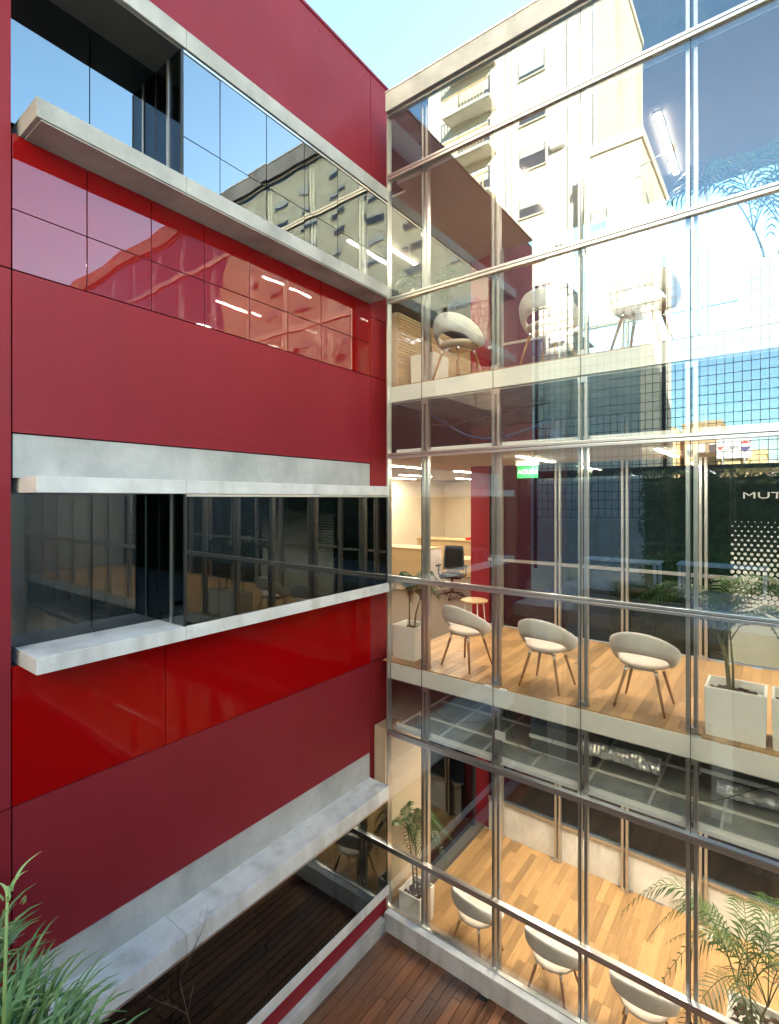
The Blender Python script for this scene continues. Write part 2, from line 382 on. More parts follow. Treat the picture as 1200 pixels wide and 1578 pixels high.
# thin sealant lines between panes
boxes('sealant', [((x - .0028, -.004, .245), (x + .0028, .004, 10.55)) for x in xs[1:-1]], M['gasket'], GB)
for z in (1.0, 2.51, 4.53, 6.11, 8.13, 9.73):                      # transoms and rails
    tr = box('transom', (0.0, -.034, z + .004), (XE, -.007, z + .034), M['alu'], GB, bev=.003)
    box('transom', (0.0, -.030, z - .034), (XE, -.007, z - .002), M['alu'], GB, bev=.003)
    box('transom', (0.0, -.022, z - .0015), (XE, -.007, z + .0035), M['gasket'], GB)
    box('transom', (0.0, .008, z - .024), (XE, .055, z + .016), M['alu_warm'], GB, bev=.003)
def mullion(x, y, z0, z1, bk=1):
    p = link('mullion', None, None, GB, (x, y, z0)); H = z1 - z0
    for s in (-1, 1):
        box('profile', (s * .031 - .016, -.025, .0), (s * .031 + .016, .04, H), M['alu_warm'], p)
    box('foot_bracket', (-.05, -.032, 0.002), (.05, .045, .055), M['alu_warm'], p)
    box('head_bracket', (-.05, -.032, H - .06), (.05, .045, H - .004), M['alu'], p)
for x in xs[1:-1]:
    for z0, z1 in ((-.10, 2.49), (2.52, 3.20), (3.42, 6.81), (7.03, 9.71), (9.74, 10.54)):
        mullion(x, .09, z0, z1)
for x in [0.34 + .968 * k for k in range(12)]:
    for z0, z1 in ((-.10, 3.20), (3.42, 6.81), (7.03, 10.54)): mullion(x, YB - .07, z0, z1)
# slabs
for z in (F1, F2):
    box('floor_slab', (0.0, .03, z - .215), (XE, YB + .12, z - .016), M['slab_edge'], GB, bev=.004)
    box('slab_underside', (0.02, .06, z - .235), (XE - .02, YB + .1, z - .217), M['tile_top'], GB)
box('ground_slab', (-.3, .02, -.25), (XE, YB + .1, FG - .02), M['concrete'], GB)
box('roof_slab', (0, .04, ROOF0), (XE, YB + .3, ROOF1 - .03), M['concrete'], GB)
box('parapet', (-.01, -.075, ROOF0), (XE, .035, ROOF1), M['concrete'], GB, bev=.006)
box('parapet_cap', (-.01, -.085, ROOF1 + .001), (XE, .20, ROOF1 + .018), M['alu'], GB)
box('window_head', (0, -.03, ROOF0 - .035), (XE, .03, ROOF0 - .004), M['alu'], GB)
box('curb', (.0, -.11, -.02), (XE, .04, .235), M['concrete_pale'], GB, bev=.012)
box('corner_trim', (-.022, -.035, 0.24), (-.003, .055, 10.56), M['alu'], GB)
box('curb_cap', (.0, -.022, .2355), (XE, .03, .247), M['alu'], GB)
# floors of planks
for fi, (zf) in enumerate((FG, F1, F2)):
    fl = link('wood_floor', None, None, GB)
    far = []; pw = 0.098; nrow = 0; cnt = 0
    x = -0.14 if fi == 1 else 0.02
    while x < XE - .05:
        y = 0.045 - rnd.choice((.1, .3, .5, .7))
        while y < YB - .02:
            L_ = rnd.choice((.6, .75, .9)); y0 = max(y, .045); y1 = min(y + L_, YB - .01); y += L_
            if y1 - y0 < .08: continue
            if x < 6.2 and cnt < 285 and fi < 2: plank(fl, 'plank', x, x + pw, y0, y1, zf, M['oak'], .014, .0007); cnt += 1
            else: far.append(((x + .0008, y0 + .0006, zf - .014), (x + pw - .0008, y1 - .0006, zf)))
        x += pw
    boxes('plank', far, M['oak'], fl, kind='stuff')
# back glazing
for z0, z1 in ((.45, 3.18), (3.43, 6.80), (7.04, 10.5)):
    xb = [0.1] + [0.34 + .968 * k for k in range(12)] + [XE]
    for a, b in zip(xb, xb[1:]):
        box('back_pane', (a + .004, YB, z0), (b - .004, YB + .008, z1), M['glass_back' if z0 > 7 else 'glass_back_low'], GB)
box('back_wall', (0.1, YB - .01, FG), (XE, YB + .1, .45), M['concrete_pale'], GB)
for z in (.47, 4.53, 8.13, 2.51): box('back_rail', (.1, YB - .05, z - .025), (XE, YB - .004, z + .02), M['alu_warm'], GB)
# suspended ceilings
for ci, zc in enumerate(T):
    ce = link('suspended_ceiling', None, None, GB)
    box('edge_trim', (0.01, .145, zc + .0), (XE, .155, zc + .085), M['white'], ce)
    box('edge_flange', (0.01, .075, zc + .03), (XE, .144, zc + .036), M['white'], ce)
    x = .02; 
    ys = [.16, .62, 1.22, 1.82, 2.42, YB - .02]
    far = []
    while x < XE - .1:
        x1 = min(x + .6, XE - .01)
        for y0, y1 in zip(ys, ys[1:]):
            if ci == 0 and x < 6: box('ceiling_tile', (x + .015, y0 + .015, zc + .004), (x1 - .015, y1 - .015, zc + .018 + rnd.uniform(0, .008)), M['tile_top'], ce)
            else: far.append(((x + .015, y0 + .015, zc + .004), (x1 - .015, y1 - .015, zc + .018)))
        x = x1
    boxes('ceiling_tile', far, M['tile_top'], ce, kind='stuff')
    bars = [((.02, y - .012, zc + .002), (XE, y + .012, zc + .045)) for y in ys[1:-1]]
    boxes('grid_runner', bars, M['tbar'], ce)
    bars = [((.02 + .6 * k - .012, .156, zc + .003), (.02 + .6 * k + .012, YB - .03, zc + .040)) for k in range(20)]
    boxes('grid_crossbar', bars, M['tbar'], ce)
    box('ceiling_board', (.02, .158, zc - .012), (XE, YB - .015, zc + .0015), M['ceiling'], ce)
# far end wall and a cross wall
box('end_wall', (XE, -.02, -.2), (XE + .2, YB + .1, ROOF1), M['concrete'], GB)

# things in the open ceiling void
def wire(name, pts, r, m, label, cat, group=None):
    bm = bmesh.new(); P = []
    pts = [Vector(p) for p in pts]
    for i in range(len(pts) - 1):                      # catmull-rom
        p0, p1, p2, p3 = pts[max(i - 1, 0)], pts[i], pts[i + 1], pts[min(i + 2, len(pts) - 1)]
        for k in range(6):
            t = k / 6; P.append(0.5 * ((2 * p1) + (p2 - p0) * t + (2 * p0 - 5 * p1 + 4 * p2 - p3) * t * t + (3 * p1 - p0 - 3 * p2 + p3) * t ** 3))
    P.append(pts[-1]); tube(bm, P, r, n=6)
    o = link(name, fin(bm, name), m, None, label=label, category=cat)
    if group: o['group'] = group
    return o
def foil_duct(x0, x1, y, z, r, label):
    bm = bmesh.new(); n = 60; k = 18; rings = []
    for i in range(n + 1):
        x = x0 + (x1 - x0) * i / n; ring = []
        for j in range(k):
            a = 2 * PI * j / k
            q = r * (1 + .05 * math.sin(i * 2.1) + .22 * noise.noise(Vector((x * 14, math.cos(a) * 2.6, math.sin(a) * 2.6))))
            ring.append(bm.verts.new((x, y + q * math.cos(a) + .02 * math.sin(x * 5), z + q * math.sin(a))))
        rings.append(ring)
    for a, b in zip(rings, rings[1:]):
        for j in range(k): bm.faces.new((a[j], a[(j + 1) % k], b[(j + 1) % k], b[j]))
    bm.faces.new(rings[0]); bm.faces.new(rings[-1])
    link('flexible_duct', fin(bm), M['foil'], None, label=label, category='duct', group='crinkled foil ducts in the open ceiling void')
foil_duct(2.30, 3.10, .42, 2.86, .075, 'crinkled silver foil duct lying in the open ceiling void below the middle floor chairs')
foil_duct(3.55, 4.5, .75, 2.68, .07, 'crinkled silver foil duct at the right edge of the open ceiling void')
ac = empty('duct_box', 'grey sheet metal air unit above the ceiling grid, between the foil duct and the corner', 'air unit', (2.05, .8, 2.58))
box('casing', (-.35, -.25, 0), (.35, .45, .32), M['soffit'], ac, bev=.004); box('flange', (-.37, -.27, .15), (.37, -.251, .19), M['tbar'], ac)
ac2 = copy_tree(ac, loc=(3.75, 1.15, 2.57), label='grey sheet metal air unit above the ceiling grid, right of the foil duct')
for k, (pts, m_, lb) in enumerate((
    ([(.05, .5, 3.05), (.5, .4, 2.72), (.9, .55, 2.68), (1.3, .5, 2.9), (1.5, .4, 3.18)], 'cable', 'thin black cable looping in the open ceiling void nearest the corner'),
    ([(1.4, .35, 3.18), (1.6, .3, 2.75), (1.9, .33, 2.66), (2.15, .4, 3.1)], 'cable', 'thin black cable hanging beside the white tag in the ceiling void'),
    ([(2.9, .4, 3.15), (3.1, .35, 2.72), (3.5, .45, 2.66), (3.9, .7, 2.8), (4.4, .5, 3.1)], 'cable', 'thin black cable drooping right of the foil duct'),
    ([(.0, .35, 6.66), (.6, .42, 6.50), (1.3, .38, 6.58), (2.0, .6, 6.70)], 'cable', 'black cable bundle sagging in the dark void above the middle floor'),
    ([(.3, .5, 6.70), (.9, .48, 6.36), (1.4, .5, 6.32), (1.9, .7, 6.5)], 'cable_blue', 'blue cable sagging in the dark void above the middle floor'))):
    wire('cable', pts, .010 if k > 2 else .003, M[m_], lb, 'cable', 'loose cables in the ceiling voids')
tag_o = box('paper_tag', (1.475, .045, 2.83), (1.60, .05, 2.93), M['white'])
tag_o['label'] = 'small white square tag hanging behind the glass under the middle floor slab'; tag_o['category'] = 'tag'

# ------------------------------------------------------------------ corner rooms behind the red building
ex = empty('back_red_wall', 'deep red wall seen through the gallery, rising behind the office opening', 'wall')
box('wall_panel', (-.29, YB + .07, -.2), (.09, 6.7, 3.3), M['red'], ex); box('wall_panel', (-.29, YB + .07, 3.31), (.09, 6.7, 6.9), M['red'], ex)
box('wall_panel', (-.29, YB + .07, 6.91), (.09, 6.7, 10.56), M['red'], ex)
box('dark_flank', (-.28, 6.71, -.2), (.02, 13.3, 8.3), M['dark_wall'], RB)
for zf, nm in ((FG, 'floor'), (F1, 'floor'), (F2, 'floor')):
    box(nm, (-4.88, .37, zf - .2), (-.142 if zf != FG else -.001, 9.4, zf - .004), M['carpet'], RB)
for zc, zt in ((6.12, 6.8), (9.74, 10.5), (2.52, 3.2)):
    box('office_ceiling', (-4.88, .37, zc), (-.005, 9.38, zc + .03), M['ceiling'], RB)
for z0, z1 in ((FG, 2.5), (F1, 6.11), (F2, 9.73)):
    box('office_wall', (-4.9, 9.2, z0), (-.3, 9.38, z1), M['office_wall'], RB)
    box('office_wall', (-4.89, .4, z0), (-4.75, 9.19, z1), M['office_wall'], RB)
box('office_wall', (-4.7, .37, FG), (-.36, .5, 9.7), M['tan'], RB)
# ground floor: tan return wall and dark glazed door
box('tan_wall', (-.30, .06, FG), (-.12, 1.02, 2.5), M['tan'], RB)
dr = link('door', None, None, RB)
box('door_leaf', (-.22, 1.06, FG + .02), (-.17, 2.60, 2.42), M['dark_glass'], dr)
box('door_frame', (-.24, 1.02, FG), (-.14, 1.06, 2.5), M['dark_frame'], dr); box('door_frame', (-.24, 2.60, FG), (-.14, 2.66, 2.5), M['dark_frame'], dr)
# back of the ground floor lobby
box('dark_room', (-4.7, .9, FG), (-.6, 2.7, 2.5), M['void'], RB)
# slatted timber front on the upper floor
sl = empty('slatted_counter', 'tan slatted timber counter front beside the corner on the upper floor', 'counter')
box('carcass', (-.20, .25, F2), (-.06, 2.3, F2 + 1.05), M['tan'], sl)
for k in range(24): box('slat', (-.06, .27, F2 + .03 + k * .043), (-.045, 2.28, F2 + .058 + k * .043), M['desk_wood'], sl)
# ceiling lights
def ceiling_light(x, y0, y1, z, label, e=18):
    t = empty('ceiling_light', label, 'light', (x, (y0 + y1) / 2, z), group='slim linear ceiling lights')
    L_ = (y1 - y0) / 2
    box('housing', (-.035, -L_ - .01, -.012), (.035, L_ + .01, .0), M['white'], t)
    box('diffuser', (-.028, -L_, -.022), (.028, L_, -.0125), M['lamp'], t)
    d = bpy.data.lights.new('tube', 'AREA'); d.shape = 'RECTANGLE'; d.size = .056; d.size_y = 2 * L_; d.energy = e; d.color = (1.0, .85, .64)
    o = bpy.data.objects.new('tube', d); COL.objects.link(o); o.parent = t; o.location = (0, 0, -.026)
fln = ['ground floor', 'middle floor', 'upper floor']
bays = ['nearest the corner', 'second from the corner', 'third from the corner', 'fourth from the corner', 'fifth from the corner', 'sixth from the corner', 'farthest from the corner']
for k, zc in enumerate(T):
    for j, x in enumerate((1.42, 3.0, 4.58, 6.16, 7.74, 9.32, 10.9)):
        ceiling_light(x, .82, 2.1, zc - .013, 'lit linear light in the %s gallery ceiling, %s' % (fln[k], bays[j]), 8.5 if k == 0 else (4.8 if k == 1 else 1.6))
for k, (x, y) in enumerate(((-1.1, 1.2), (-2.9, 1.6), (-1.1, 3.6), (-2.9, 4.2), (-1.1, 6.0), (-2.9, 6.8), (-4.2, 5.4))):
    ceiling_light(x, y, y + 1.3, 6.119, 'lit linear light in the office ceiling behind the middle floor, ' +
        ['front right', 'front left', 'over the task chair', 'left over the reception desk', 'right near the back', 'left near the back', 'beside the left wall'][k], 6)
ceiling_light(-1.1, 1.0, 2.2, 9.739, 'lit linear light in the ceiling left of the upper gallery', 6)

# ------------------------------------------------------------------ furniture
def make_chair():
    t = empty('tub_chair', '', 'chair')
    # seat cushion
    bm = bmesh.new(); n = 28
    prof = [(.05, .415), (.19, .418), (.235, .435), (.25, .458), (.243, .475), (.20, .482), (.06, .474)]
    lathe(bm, prof, n)
    for v in bm.verts: v.co.y = v.co.y * .96 + .02
    link('seat', fin(bm, 'seat'), M['seat'], t)
    # curved back: wraps round, high behind (-y), its ends sweep down to the seat
    bm = bmesh.new(); NU, A = 40, R(146); rings = []
    for i in range(NU + 1):
        u = -1 + 2 * i / NU; th = u * A; q = abs(u)
        e = max(0.0, (q - .45) / .55)
        zt = .80 - .195 * (1 - math.cos(th))
        zb = .43 + .15 * max(0, 1 - (q / .58) ** 2) ** .7; zt = max(zt, zb + .045)
        ring = []
        prof_ = [(0, 0), (.12, .035), (.35, .058), (.65, .072), (.90, .080), (1.0, .074), (1.02, .060), (.98, .046), (.65, .044), (.35, .030), (.12, .006), (0, -.022)]
        for (w_, off) in prof_:
            z = zb + (zt - zb) * w_
            lift = (zb - .43) / .15                       # where the cut-out raises the lower edge the shell is already wide
            rr = .238 + max(off, -.02 + .0 * lift) + (.030 * lift * (1 - w_))
            ring.append(bm.verts.new((math.sin(th) * rr * 1.06, -math.cos(th) * rr * .97 + .02, z)))
        rings.append(ring)
    k = len(rings[0])
    for a, b in zip(rings, rings[1:]):
        for j in range(k):
            f = bm.faces.new((a[j], a[(j + 1) % k], b[(j + 1) % k], b[j])); f.smooth = True
    bm.faces.new(rings[0]); bm.faces.new(rings[-1][::-1])
    bmesh.ops.recalc_face_normals(bm, faces=bm.faces[:])
    link('backrest', fin(bm, 'backrest'), M['fabric'], t)
    bm = bmesh.new(); bx(bm, (-.13, -.13, .398), (.13, .15, .416)); link('seat_frame', fin(bm), M['chrome'], t)
    for sx in (-1, 1):
        for sy in (-1, 1):
            top = Vector((sx * .135, sy * .135 + .01, .41)); bot = Vector((sx * .235, sy * .225 + .01, 0))
            bm = bmesh.new(); tube(bm, [bot, top.lerp(bot, .16)], .0115, .0175, n=10)
            lg = link('leg', fin(bm), M['walnut'], t)
            bm = bmesh.new(); tube(bm, [top.lerp(bot, .158), top], .018, .018, n=10); link('ferrule', fin(bm), M['chrome'], lg)
    return t
chair = make_chair()
spots = [
    (.86, .50, F1, R(-12), 'grey tub chair on the middle floor nearest the corner, beside the small planter'),
    (1.93, .44, F1, R(-4), 'grey tub chair in the middle of the row of three on the middle floor'),
    (2.93, .50, F1, R(-2), 'grey tub chair on the middle floor beside the large planter'),
    (1.02, .46, FG, R(-10), 'grey tub chair on the ground floor, by the square planter in the corner'),
    (2.00, .46, FG, R(-4), 'grey tub chair in the middle of the row on the ground floor'),
    (2.93, .50, FG, R(4), 'grey tub chair on the ground floor beside the big palm'),
    (.82, .34, F2, R(-14), 'tub chair on the upper floor nearest the corner, seen from below'),
    (1.98, .34, F2, R(-12), 'tub chair in the middle of the row on the upper floor'),
    (2.95, .34, F2, R(-10), 'tub chair on the upper floor against the bright reflected building')]
for k, (x, y, z, a, lb) in enumerate(spots):
    o = chair if k == 0 else copy_tree(chair)
    o.location = (x, y, z); o.rotation_euler = (0, 0, a); o['label'] = lb; o['group'] = 'grey tub chairs along the glass'

def frond(bm, base, az, length, rise, droop, nl=22, wl=.20, mi=0, wleaf=.019):
    d = Vector((math.cos(az), math.sin(az), 0)); P = []
    n = 14
    for i in range(n + 1):
        t = i / n
        P.append(Vector(base) + d * (length * (t * .95)) * (0.55 + .45 * t) + Vector((0, 0, rise * math.sin(t * PI * .62) - droop * t ** 2.4)))
    tube(bm, P, .006, .0018, n=5, mi=1)
    side = d.cross(Vector((0, 0, 1)))
    for i in range(nl):
        t = .16 + .84 * i / (nl - 1); f = t * n; k = min(int(f), n - 1); p = P[k].lerp(P[k + 1], f - k)
        tan = (P[k + 1] - P[k]).normalized()
        ll = wl * (math.sin(min(1, t * 1.12) * PI * .86 + .2)) * rnd.uniform(.85, 1.1) + .03
        for s in (-1, 1):
            dr = (side * s * .85 + tan * .75 + Vector((0, 0, .12 - .35 * t))).normalized()
            w_ = tan * wleaf * .5
            mid = p + dr * ll * .5 + Vector((0, 0, .01)); tip = p + dr * ll + Vector((0, 0, -ll * .28))
            a = bm.verts.new(p - w_ * .5); b = bm.verts.new(p + w_ * .5); c = bm.verts.new(mid + w_ * 1.2); e = bm.verts.new(mid - w_ * 1.2); g = bm.verts.new(tip)
            bm.faces.new((a, b, c, e)).material_index = mi; bm.faces.new((e, c, g)).material_index = mi
def palm(loc, label, h, stems, nf, length, droop=.35, rise=.5, group='potted palms', az0=0, wl=.2):
    t = empty('palm_plant', label, 'palm', loc, group=group)
    for s in range(stems):
        a = rnd.uniform(0, 2 * PI); bx_, by_ = math.cos(a) * .05, math.sin(a) * .05
        tx, ty = bx_ * 3.0, by_ * 2.0; hh = h * rnd.uniform(.75, 1.05)
        bm = bmesh.new(); tube(bm, [(bx_, by_, -.04), (bx_ * 1.5, by_ * 1.4, hh * .5), (tx, ty, hh)], .013, .008, n=7)
        link('trunk', fin(bm), M['stem'], t)
        for k in range(nf):
            bm = bmesh.new(); az = az0 + 2 * PI * (k + rnd.uniform(-.25, .25)) / nf + s
            frond(bm, (tx, ty, hh - .03), az, length * rnd.uniform(.75, 1.1), rise * rnd.uniform(.55, 1.2), droop * rnd.uniform(.6, 1.3), wl=wl)
            for v in bm.verts:                               # stay clear of the glass and the slab above
                wy = v.co.y + loc[1]
                if wy < .14: v.co.y += (.14 - wy) * 1.0 - .02 * (.14 - wy)
            link('frond', fin(bm), [M['palm'], M['stem']], t)
    return t
def planter(x0, x1, y0, y1, z, h, label):
    t = empty('planter', label, 'planter', ((x0 + x1) / 2, (y0 + y1) / 2, z), group='square grey planters')
    hx, hy, w_ = (x1 - x0) / 2, (y1 - y0) / 2, .022
    bm = bmesh.new()
    def ring(ax, ay, zz): return [bm.verts.new(p) for p in ((-ax, -ay, zz), (ax, -ay, zz), (ax, ay, zz), (-ax, ay, zz))]
    rs = [ring(hx - .01, hy - .01, 0), ring(hx, hy, h), ring(hx - w_, hy - w_, h), ring(hx - w_, hy - w_, h - .09)]
    for a, b in zip(rs, rs[1:]):
        for k in range(4): bm.faces.new((a[k], a[(k + 1) % 4], b[(k + 1) % 4], b[k]))
    bm.faces.new(rs[0][::-1]); bm.faces.new(rs[-1])
    bmesh.ops.recalc_face_normals(bm, faces=bm.faces[:])
    bmesh.ops.bevel(bm, geom=[e for e in bm.edges if e.is_manifold and e.calc_face_angle(0) > 1], offset=.004, segments=2, affect='EDGES')
    link('box_body', fin(bm), M['planter'], t)
    bm = bmesh.new()
    for k in range(70):
        px_, py_ = rnd.uniform(-hx + .03, hx - .03), rnd.uniform(-hy + .03, hy - .03); s = rnd.uniform(.012, .03)
        m4 = Matrix.Translation((px_, py_, h - .085 + rnd.uniform(0, .02))) @ Matrix.Rotation(rnd.uniform(0, 3), 4, 'Z') @ Matrix.Rotation(rnd.uniform(-.5, .5), 4, 'X') @ Matrix.Diagonal((s * 1.6, s, s * .5, 1))
        bmesh.ops.create_icosphere(bm, subdivisions=1, radius=1, matrix=m4)
    link('bark_mulch', fin(bm), M['soil'], t, kind='stuff')
    return t
planter(-.12, .26, .20, .56, F1, .44, 'small square grey planter in the corner of the middle floor')
palm((.07, .38, F1 + .36), 'thin young palm in the small planter at the corner of the middle floor', .50, 2, 5, .42, .18, .40, wl=.16)
planter(3.50, 3.96, .12, .50, F1, .44, 'large pale planter at the right of the middle floor, beside the third chair')
palm((3.72, .36, F1 + .36), 'feathery palm in the large planter at the right of the middle floor', .55, 3, 3, .85, .30, .75)
planter(3.99, 4.45, .12, .50, F1, .44, 'large pale planter cut by the right edge of the picture on the middle floor')
palm((4.25, .40, F1 + .36), 'palm in the planter at the right picture edge on the middle floor', .5, 2, 3, .7, .3, .7)
planter(-.0, .34, .20, .56, FG, .44, 'square grey planter at the corner of the ground floor')
palm((.17, .4, FG + .36), 'drooping palm in the square planter at the corner of the ground floor', .85, 2, 4, .70, .55, .40)
planter(3.62, 4.10, .7, 1.2, FG, .46, 'square planter under the big ground floor palm')
palm((3.85, .95, FG + .38), 'big spreading palm at the lower right of the ground floor', .45, 3, 5, 1.25, .75, .95, wl=.23)
planter(-.02, .36, .5, .9, F2, .5, 'square planter at the corner of the upper floor')
palm((.2, .75, F2 + .42), 'tall palm at the corner of the upper floor under the ceiling', 1.0, 2, 4, .8, .35, .5)
planter(3.75, 4.25, .13, .55, F2, .6, 'tall pale planter at the right picture edge on the upper floor')
palm((4.0, .42, F2 + .5), 'large palm at the right of the upper floor with long spreading fronds', .5, 3, 4, 1.2, .35, .95, wl=.26)

# stool / low round table at the red wall
st = empty('round_stool', 'round wood-topped stool with thin white legs by the red wall on the middle floor', 'stool', (.02, 2.30, F1))
bm = bmesh.new(); lathe(bm, [(.20, .43), (.222, .437), (.222, .455), (.205, .462)], 28); link('seat', fin(bm), M['desk_wood'], st)
for k in range(4):
    a = PI / 4 + k * PI / 2
    bm = bmesh.new(); tube(bm, [(math.cos(a) * .19, math.sin(a) * .19, 0), (math.cos(a) * .15, math.sin(a) * .15, .43)], .009, n=8); link('leg', fin(bm), M['white'], st)
# exit sign
sg = empty('exit_sign', 'small green hanging exit sign with mirrored lettering under the middle floor ceiling', 'sign', (1.30, 1.42, 5.84))
box('panel', (-.15, -.006, 0), (.15, .006, .17), M['green_sign'], sg, bev=.002)
box('mount', (-.16, -.03, .17), (.16, .03, .255), M['white'], sg)
me = text_mesh('SALIDA', .088, .009)
xsv = [v.co.x for v in me.vertices]; c_ = (min(xsv) + max(xsv)) / 2
o = link('lettering', me, M['sign_letter'], sg, (c_, 0, .055)); o.rotation_euler = (R(90), 0, PI)
# desks
def desk(x0, x1, y0, y1, z, label, h=.74, panel=True):
    t = empty('desk', label, 'desk', ((x0 + x1) / 2, (y0 + y1) / 2, z)); hx, hy = (x1 - x0) / 2, (y1 - y0) / 2
    box('desktop', (-hx, -hy, h - .03), (hx, hy, h), M['desk_wood'], t, bev=.004)
    if panel: box('front_panel', (-hx + .02, -hy + .03, .02), (hx - .02, -hy + .055, h - .031), M['desk_wood'], t)
    for s in (-1, 1): box('side_panel', (s * (hx - .02) - .015, -hy + .06, 0), (s * (hx - .02) + .015, hy - .03, h - .031), M['white'], t)
    return t
desk(-4.3, -2.25, 4.3, 5.0, F1, 'wooden reception desk with closed front at the left of the office', 1.0)
desk(-2.2, -.45, 5.0, 5.7, F1, 'pale desk behind the office chair, with a black monitor on it', .74, False)
desk(-4.3, -.9, 6.9, 7.6, F1, 'long desk by the cream back wall with red binders on it', 1.0)
def monitor(x, y, z, rz, label):
    t = empty('monitor', label, 'monitor', (x, y, z), rz)
    box('screen', (-.27, -.02, .12), (.27, .01, .46), M['black'], t, bev=.006)
    box('neck', (-.025, .011, .01), (.025, .03, .3), M['black'], t); box('foot', (-.12, -.08, .001), (.12, .09, .012), M['black'], t)
monitor(-.78, 5.4, F1 + .74, R(60), 'black flat monitor on the pale desk next to the red wall')
monitor(-3.95, 4.75, F1 + 1.0, R(70), 'black monitor at the left end of the reception desk')
for k, (x, lb) in enumerate(((-2.55, 'red binder lying on the long back desk, left one'), (-1.75, 'red binder lying flat on the long back desk, lower of the right stack'))):
    b = empty('binder', lb, 'binder', (x, 7.15, F1 + 1.0), group='red binders on the back desk')
    box('cover', (-.20, -.14, .001), (.20, .14, .07), M['binder'], b, bev=.004); box('pages', (-.203, -.12, .012), (-.19, .12, .058), M['white'], b)
b = empty('binder', 'red binder on top of another at the right of the long back desk', 'binder', (-1.73, 7.16, F1 + 1.071), group='red binders on the back desk')
box('cover', (-.20, -.14, .001), (.20, .14, .07), M['binder'], b, bev=.004); box('pages', (-.203, -.12, .012), (-.19, .12, .058), M['white'], b)
kb = box('keyboard', (-1.55, 5.05, F1 + .741), (-1.08, 5.2, F1 + .762), M['black'], bev=.003); kb['label'] = 'black keyboard at the front edge of the pale desk'; kb['category'] = 'keyboard'
# office task chair
oc = empty('task_chair', 'black mesh-backed office chair on castors in front of the pale desk', 'office chair', (-1.55, 4.25, F1), R(200))
bm = bmesh.new(); bx(bm, (-.25, -.24, .44), (.25, .24, .52)); bmesh.ops.bevel(bm, geom=bm.edges[:], offset=.03, segments=3, affect='EDGES'); link('seat', fin(bm, smooth=True), M['black'], oc)
bm = bmesh.new(); rows = []
for i in range(9):
    z = .58 + i * .065; row = []
    for j in range(9):
        x = (-1 + j / 4) * (.235 - .03 * (i / 8) ** 2); row.append(bm.verts.new((x, -.25 - .05 * math.sin(i / 8 * PI) * 0 + .07 * (x / .24) ** 2 - .05 * (i / 8), z)))
    rows.append(row)
for a, b_ in zip(rows, rows[1:]):
    for j in range(8): bm.faces.new((a[j], a[j + 1], b_[j + 1], b_[j])).smooth = True
r_ = bmesh.ops.solidify(bm, geom=bm.faces[:], thickness=.025)
link('backrest', fin(bm), M['black'], oc)
for s in (-1, 1):
    bm = bmesh.new(); tube(bm, [(s * .24, 0, .46), (s * .30, 0, .50), (s * .30, 0, .68)], .014, n=8); bx(bm, (s * .30 - .04, -.12, .68), (s * .30 + .04, .12, .705)); link('armrest', fin(bm), M['black'], oc)
bm = bmesh.new(); tube(bm, [(0, 0, .12), (0, 0, .44)], .028, n=10); link('column', fin(bm), M['chrome'], oc)
for k in range(5):
    a = 2 * PI * k / 5 + .3; e = (math.cos(a) * .31, math.sin(a) * .31)
    bm = bmesh.new(); tube(bm, [(0, 0, .13), (e[0], e[1], .075)], .02, .013, n=8); lg = link('base_arm', fin(bm), M['black'], oc)
    bm = bmesh.new(); lathe(bm, [(.012, .0), (.027, .012), (.027, .045), (.012, .06)], 10, c=e); link('castor', fin(bm), M['black'], lg)

# film and lettering on the back glazing
ff = empty('window_film', 'white dotted film fading upward on the back glazing at the right of the middle floor', 'window film', (3.5, YB - .012, F1))
bm = bmesh.new(); row = 0; z = .60
while z < 1.85:
    f = (z - .60) / 1.25; r = .031 * (1 - f) ** .8 + .006
    for k in range(36):
        x = .06 + k * .068 + (.034 if row % 2 else 0)
        vs = [bm.verts.new((x + r * math.cos(2 * PI * j / 12), -.001, z + r * math.sin(2 * PI * j / 12))) for j in range(12)]
        bm.faces.new(vs)
    z += .059; row += 1
link('dots', fin(bm), M['film'], ff, kind='stuff')
box('frosted_band', (.02, -.003, .02), (2.55, .0, .56), M['frost'], ff)
me = text_mesh('MUTU', .115, .0015, 1.75)
o = link('window_lettering', me, M['film'], None, (3.66, YB - .014, 5.56)); o.rotation_euler = (R(90), 0, 0)
o['label'] = 'white MUTU lettering on the back glazing above the dotted film'; o['category'] = 'lettering'

# ------------------------------------------------------------------ courtyard plants
def blades(bm, c, n, h, spread, w_=.012, az=None, mi=0):
    for k in range(n):
        a = rnd.uniform(0, 2 * PI) if az is None else rnd.gauss(az[0], az[1])
        r0 = rnd.uniform(0, .16); p = Vector(c) + Vector((math.cos(a) * r0, math.sin(a) * r0, 0))
        d = Vector((math.cos(a), math.sin(a), 0)); L_ = h * rnd.uniform(.6, 1.15); sp = spread * rnd.uniform(.3, 1.2); side = Vector((-d.y, d.x, 0)); N = 7; prev = None
        ph = rnd.uniform(-.3, .3)
        ww = w_ * rnd.uniform(.6, 1.2)
        for i in range(N + 1):
            t = i / N
            q = p + d * sp * (t ** 1.5) + side * ph * .2 * t * t + Vector((0, 0, L_ * (t - .42 * t ** 2.8)))
            ws = ww * (1 - t ** 2) * .5 + .0006
            e = (bm.verts.new(q - side * ws), bm.verts.new(q + side * ws + Vector((0, 0, ws * .4))))
            if prev:
                f = bm.faces.new((prev[0], prev[1], e[1], e[0])); f.material_index = mi; f.smooth = True
            prev = e
pl = empty('terrace_planter', 'long planter box on the edge of the near terrace, below the picture', 'planter')
box('box_body', (.95, -5.25, 3.42), (2.85, -4.72, 3.74), M['concrete'], pl, bev=.006); box('soil', (.99, -5.21, 3.741), (2.81, -4.76, 3.75), M['soil'], pl)
